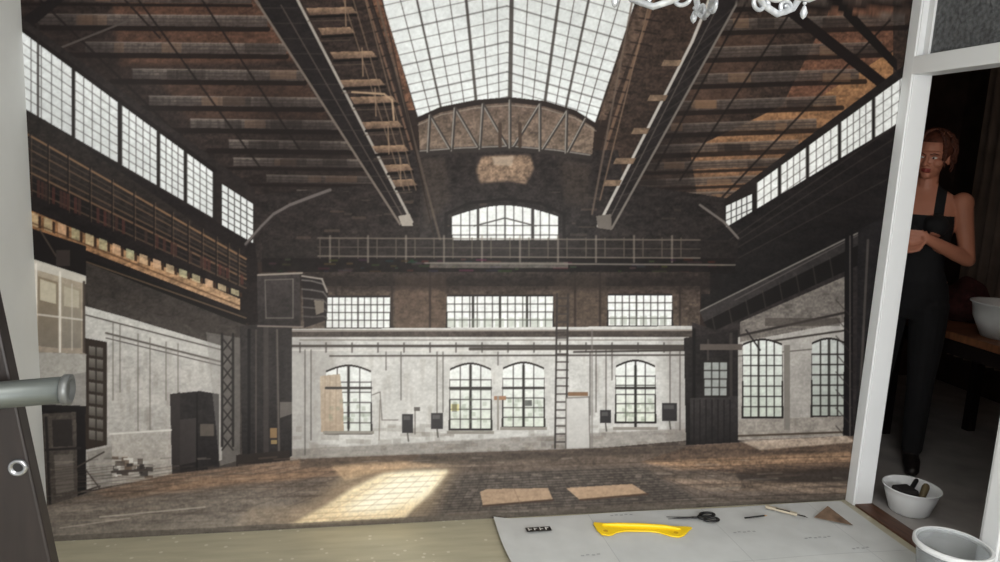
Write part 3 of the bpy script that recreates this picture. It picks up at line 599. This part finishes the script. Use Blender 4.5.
def bolt(nm,x,z):
    v,f=latheg([(0,.001),(.008,.001),(.009,.005),(.013,.006),(.0155,.004),(.016,.0)],24); o=obj(nm,[Vector((a,-c,b)) for a,b,c in v],f,stl,st,smooth=True); o.location=(x,1.354,z)
    v,f=latheg([(0,.0018),(.0078,.0018),(.0078,.001)],24); o=obj(nm+'_recess',[Vector((a,-c,b)) for a,b,c in v],f,blk,st); o.location=(x,1.354,z)
bolt('bolt_1',-.542,.931); bolt('bolt_2',-.65,1.47)

# ------------------------------------------------------------------ chandelier
ch=empty('chandelier',(.785,1.50,0))
cg=mat('crystal_glass',(196,200,206),.12,metal=.45,var=.35,scale=40)
parts=[latheg([(.0,1.87),(.012,1.875),(.03,1.89),(.045,1.915),(.03,1.945),(.015,1.965),(.018,2.02),(.05,2.05),(.055,2.08),(.02,2.11),(.014,2.18),(.03,2.22),(.016,2.26),(.010,2.32),(.006,2.50),(.05,2.53),(.06,2.56)],24)]
v,f=merge(parts); obj('stem',v,f,cg,ch,smooth=True)
for k in range(6):
    an=k*math.pi/3+.35; c_,s_=math.cos(an),math.sin(an); dz=-.024
    pr=[(.02,1.98),(.06,1.93),(.11,1.885),(.16,1.872),(.21,1.89),(.245,1.935),(.25,1.975),(.225,1.99),(.205,1.97),(.215,1.945)]
    pts=[]
    for i in range(len(pr)-1):
        for t in (0,.5): pts.append((lerp(pr[i][0],pr[i+1][0],t)*c_,lerp(pr[i][0],pr[i+1][0],t)*s_,lerp(pr[i][1],pr[i+1][1],t)+dz))
    v,f=tubeg(pts,.0075,10)
    parts=[(v,f)]
    for rc,zc,rs in ((.10,1.885,.028),(.185,1.888,.022)):
        cu=[((rc+rs*math.cos(t)*(1-t/11))*c_,(rc+rs*math.cos(t)*(1-t/11))*s_,zc+dz+rs*.8*math.sin(t)*(1-t/11)) for t in np.linspace(0,8,28)]
        parts.append(tubeg(cu,.005,8))
    parts.append(latheg([(.0,2.0),(.028,2.005),(.034,2.02),(.012,2.022),(.011,2.09),(0,2.092)],16,(.245*c_,.245*s_,-.03)))
    for r_,z_ in ((.25,1.905),):
        parts.append(latheg([(0,0),(.004,-.004),(.009,-.018),(.006,-.027),(0,-.032)],8,(r_*c_,r_*s_,z_+dz)))
        parts.append(elg((r_*c_,r_*s_,z_+.004+dz),(.005,.005,.005),8,6))
    v,f=merge(parts); obj('arm_%d'%(k+1),v,f,cg,ch,smooth=True)

# ------------------------------------------------------------------ hall furniture behind the doorway
tb=empty('wooden_table'); wd=mat('table_wood',(124,80,54),.5,var=.3,scale=8,stretch=(1,6,1))
box('top',3.16,3.85,2.45,3.72,.68,.72,wd,tb,bevel=.005)
for i,(x,y) in enumerate([(3.2,2.5),(3.8,2.5),(3.2,3.66),(3.8,3.66)]): box('leg_%d'%(i+1),x-.025,x+.025,y-.025,y+.025,0,.68,bb,tb)
v,f=merge([boxg(3.18,3.20,2.5,3.66,.60,.68),boxg(3.80,3.82,2.5,3.66,.60,.68)]); obj('apron',v,f,bb,tb)
v,f=latheg([(0,.004),(.09,.004),(.10,0),(.145,.10),(.158,.18),(.166,.182),(.166,.175),(.150,.17),(.136,.10),(.09,.015),(0,.012)],40,(3.36,3.12,.721)); obj('wash_basin',v,f,wp,smooth=True)
v,f=elg((0,0,0),(.12,.11,.13),48,32); rt=[]
for p in v:
    x,y,z=p; k=1+.10*math.sin(x*38+z*20)*math.cos(y*33)+.06*math.sin(z*60+x*20)
    z2=max(z*k,-.11); rt.append((3.50+x*k*(1.1-.9*z),3.52+y*k,.832+z2))
obj('red_towel',rt,f,mat('towel_red',(62,28,28),.95,var=.4,scale=40),smooth=True)
V_=[];F_=[]
for i in range(61):
    y=3.75+.75*i/60; x=4.40+.03*math.sin(i*.9)
    V_+=[(x,y,.25),(x,y,2.45)]
for i in range(60): F_.append((2*i,2*i+2,2*i+3,2*i+1))
cu=empty('curtain'); obj('cloth',V_,F_,mat('curtain_grey',(138,122,112),.9,var=.15),cu,smooth=True); v,f=tubeg([(4.4,3.7,2.46),(4.4,4.6,2.46)],.012); obj('rod',v,f,blk,cu)

# ------------------------------------------------------------------ the woman in the doorway
wm=empty('woman',(2.885,3.245,0),math.radians(-44))
parts=[]
def loft(rings,n=28):
    V=[];Fc=[]
    for z,rx,ry,cy in rings:
        for k in range(n):
            a=2*math.pi*k/n; V.append((rx*math.cos(a),cy+ry*math.sin(a),z))
    for i in range(len(rings)-1):
        for k in range(n): Fc.append((i*n+k,i*n+(k+1)%n,(i+1)*n+(k+1)%n,(i+1)*n+k))
    Fc.append(tuple(range(n))[::-1]); Fc.append(tuple((len(rings)-1)*n+k for k in range(n)))
    return V,Fc
parts.append(loft([(.80,.12,.08,.01),(.85,.160,.105,.01),(.92,.172,.115,.01),(.99,.158,.105,.0),(1.06,.130,.088,-.005),(1.12,.125,.085,-.005),(1.20,.138,.098,-.005),(1.28,.150,.105,0),(1.34,.155,.095,.005),(1.40,.150,.078,.012),(1.44,.12,.06,.015),(1.47,.07,.05,.015),(1.49,.05,.04,.012)]))
parts+=[elg((s*.068,-.085,1.285),(.058,.05,.058)) for s in(1,-1)]
parts+=[elg((s*.075,.07,.90),(.085,.075,.10)) for s in(1,-1)]
for s in (1,-1):
    parts.append(tubeg([(s*.088,.005,.88),(s*.095,-.005,.68),(s*.098,-.012,.48),(s*.100,.012,.34),(s*.104,.02,.10)],[.092,.082,.064,.060,.050],18))
    parts.append(tubeg([(s*.105,.045,.045),(s*.112,-.03,.045),(s*.122,-.13,.032)],[.040,.042,.034],14,flat=.8))
SL,ELB,WR=(.165,.01,1.40),(.222,.0,1.125),(.035,-.165,1.225)
SR,ER,WRr=(-.165,.01,1.40),(-.228,-.0,1.12),(-.095,-.16,1.17)
def mid(a,b,t): return tuple(lerp(a[i],b[i],t) for i in range(3))
for Sx,Ex,Wx in ((SL,ELB,WR),(SR,ER,WRr)):
    parts.append(elg(Sx,(.052,.05,.055)))
    parts.append(tubeg([Sx,mid(Sx,Ex,.45),Ex],[.048,.041,.035],16)); parts.append(tubeg([Ex,mid(Ex,Wx,.3),Wx],[.036,.037,.024],16))
def hand(w,d,side,curl,palmN):
    w=Vector(w);d=Vector(d).normalized();sd=Vector(side).normalized();nn=Vector(palmN).normalized(); out=[]
    for k in range(4):
        o=(k-1.5)*.019
        out.append(tubeg([w+sd*o*.6,w+d*.045+sd*o*.9,w+d*.082+sd*o],[.013,.0125,.0105],10))
        Ls=[(.040,.026,.020),(.044,.029,.021),(.041,.027,.020),(.032,.021,.018)][k]
        p=w+d*.082+sd*o; pts=[p]; an=curl*.35
        for l in Ls:
            p=p+(d*math.cos(an)+nn*math.sin(an))*l+sd*(k-1.5)*.0008; pts.append(p); an+=curl*.75
        out.append(tubeg(pts,[.0095,.0088,.0080,.0068],10))
    b=w+d*.025-sd*.028
    out.append(tubeg([w+d*.012-sd*.012,b,b+d*.032-sd*.020+nn*.008,b+d*.058-sd*.022+nn*.016],[.014,.013,.0105,.0085],10))
    return out
hp=hand(WR,(-1,-.12,.12),(0,.1,-1),.85,(0,1,.0)); hp2=hand(WRr,(1,-.25,.12),(0,-.6,-.8),.9,(0,.6,.8))
parts+=hp+hp2
parts.append(tubeg([(0,.018,1.43),(0,.01,1.50),(0,.0,1.565)],[.056,.049,.048],18))
HC=Vector((.006,-.012,1.622)); HR=Matrix.Rotation(math.radians(3),3,'Y')@Matrix.Rotation(math.radians(-10),3,'Z')@Matrix.Rotation(math.radians(8),3,'X')
def hd(g): v,f=g; return [HR@Vector(p)+HC for p in v],f
parts+=[hd(elg((0,.012,.022),(.074,.092,.092))),hd(elg((0,-.022,-.030),(.058,.066,.078))),hd(elg((0,-.060,-.088),(.024,.022,.018))),
 hd(tubeg([(0,-.088,.018),(0,-.098,-.004),(0,-.112,-.026)],[.007,.009,.0125],10)),hd(elg((-.011,-.095,-.030),(.009,.010,.007),8,6)),hd(elg((.011,-.095,-.030),(.009,.010,.007),8,6)),
 hd(elg((.040,-.060,-.022),(.026,.024,.022))),hd(elg((-.040,-.060,-.022),(.026,.024,.022))),hd(tubeg([(-.045,-.072,.026),(-.018,-.086,.024),(.018,-.086,.024),(.045,-.072,.026)],.010,10)),
 hd(tubeg([(-.020,-.078,-.055),(0,-.090,-.053),(.020,-.078,-.055)],[.004,.0065,.004],8)),hd(tubeg([(-.018,-.078,-.063),(0,-.089,-.063),(.018,-.078,-.063)],[.004,.007,.004],8))]
for s in(1,-1): parts.append(hd(elg((s*.075,.004,-.008),(.008,.017,.030),12,8)))
v,f=merge(parts); tmp=obj('tmp',v,f)
r_=tmp.modifiers.new('r','REMESH'); r_.mode='VOXEL'; r_.voxel_size=.0040; r_.use_smooth_shade=True
s_=tmp.modifiers.new('s','SMOOTH'); s_.factor=.5; s_.iterations=3
dg=bpy.context.evaluated_depsgraph_get(); me=bpy.data.meshes.new_from_object(tmp.evaluated_get(dg)); bpy.data.objects.remove(tmp)
skin=mat('skin',(186,124,100),.5,var=.06,scale=12); topm=mat('black_tank_top',(18,17,20),.85,var=.2,scale=30); trou=mat('dark_trousers',(17,16,19),.9,var=.25,scale=20); lip=mat('lips',(140,62,56),.4,var=.05); shoe=mat('dark_shoes',(26,22,22),.5)
me.materials.clear()
for m_ in (skin,topm,trou,lip,shoe): me.materials.append(m_)
def sd(p,a,b):
    a=Vector(a);b=Vector(b);ab=b-a;t=max(0,min(1,(p-a).dot(ab)/ab.dot(ab)));return (p-a-ab*t).length
HRi=HR.inverted()
for p in me.polygons:
    c=p.center; p.use_smooth=True; i=0
    if c.z<.09: i=4
    elif c.z<1.50:
        arm=False
        if c.z>.98:
            arm=min(sd(c,SL,ELB),sd(c,SR,ER))<.056 and abs(c.x)>.125 and c.z<1.43
            arm=arm or (min(sd(c,ELB,WR),sd(c,ER,WRr))<.045) or (c.y<-.135 and abs(c.x)<.2 and c.z>1.08 and c.z<1.262) 
        if arm: i=0
        elif c.z<1.0: i=2
        elif c.z<1.335+ (0 if c.y<0 else .05) or (.05<abs(c.x)<.095): i=1 if abs(c.x)<.150 else 0
    else:
        q=HRi@(c-HC)
        if q.y<-.077 and abs(q.x)<.021 and -.070<q.z<-.049: i=3
    p.material_index=i
bo=bpy.data.objects.new('body',me); sc.collection.objects.link(bo); bo.parent=wm
eyew=mat('eye_white',(205,198,192),.2,var=.02); iris=mat('iris',(50,38,30),.2)
brow=mat('brow',(80,42,28),.8)
for s in(1,-1):
    v,f=hd(elg((s*.029,-.079,.004),(.0125,.010,.0065),14,10)); obj('eye_%d'%(1 if s>0 else 2),v,f,eyew,wm,smooth=True)
    v,f=hd(elg((s*.029-.002,-.087,.003),(.0052,.003,.0052),12,8)); obj('iris_%d'%(1 if s>0 else 2),v,f,iris,wm,smooth=True)
    v,f=hd(tubeg([(s*.012,-.094,.020),(s*.028,-.093,.026),(s*.046,-.078,.020)],[.0022,.003,.0018],8)); obj('eyebrow_%d'%(1 if s>0 else 2),v,f,brow,wm,smooth=True)
hair=mat('auburn_hair',(86,46,32),.6,var=.5,scale=60)
hp=[]
v,f=elg((0,.024,.034),(.085,.098,.094),28,20)
hp.append(hd((v,[q for q in f if not (sum(v[i].y for i in q)/len(q)<-.035 and sum(v[i].z for i in q)/len(q)<.075)])))
rh=random.Random(5)
for i in range(150):
    an=rh.uniform(-.08*math.pi,1.08*math.pi) if i%5 else rh.choice([-.25,1.25])*math.pi
    c_,s_=math.cos(an),math.sin(an); st_=rh.uniform(.05,.9); ln=rh.uniform(.8,1.9)
    pts=[]; ph=rh.random()*6; wv=rh.uniform(.004,.011)
    for j in range(14):
        t=j/13; th=st_+ (ln*t); rr_=1.03+.07*rh.random()+.08*t
        zz=.034+.094*math.cos(min(th,1.75))*rr_- max(0,th-1.75)*.10
        sn=math.sin(min(th,1.75))
        x=c_*.083*sn*rr_+wv*math.sin(ph+t*16); y=.024+s_*.096*sn*rr_+wv*math.cos(ph+t*16)
        pts.append((x,y,zz))
    hp.append(hd(tubeg(pts,[.0055*(1-.5*j/13) for j in range(14)],6)))
hp.append(hd(elg((0,.10,.085),(.04,.035,.035))))
v,f=merge(hp); obj('hair',v,f,hair,wm,smooth=True)

# ------------------------------------------------------------------ light
def area(name,loc,rot,sx,sy,p,c=(1,1,1)):
    l=bpy.data.lights.new(name,'AREA'); l.shape='RECTANGLE'; l.size=sx; l.size_y=sy; l.energy=p; l.color=c; o=bpy.data.objects.new(name,l); o.location=loc; o.rotation_euler=rot; sc.collection.objects.link(o)
area('window_daylight',(.65,YB-.15,1.5),(math.radians(90),0,0),2.5,1.6,166,(1,.99,.97))
area('ceiling_fill',(.5,.0,2.54),(0,0,0),1.2,1.2,27,(1,.97,.94))  # added fill light under the ceiling to brighten the room, no fixture there
l=bpy.data.lights.new('hall_fill','POINT'); l.energy=3.2; l.color=(1,.78,.62); l.shadow_soft_size=.15; o=bpy.data.objects.new('hall_fill',l); o.location=(3.5,2.5,2.35); sc.collection.objects.link(o)  # added weak fill, no real source, lifts the woman and hall walls
wd_=bpy.data.worlds.new('world'); sc.world=wd_; wd_.use_nodes=True; wd_.node_tree.nodes['Background'].inputs[0].default_value=(.75,.85,1,1); wd_.node_tree.nodes['Background'].inputs[1].default_value=.6
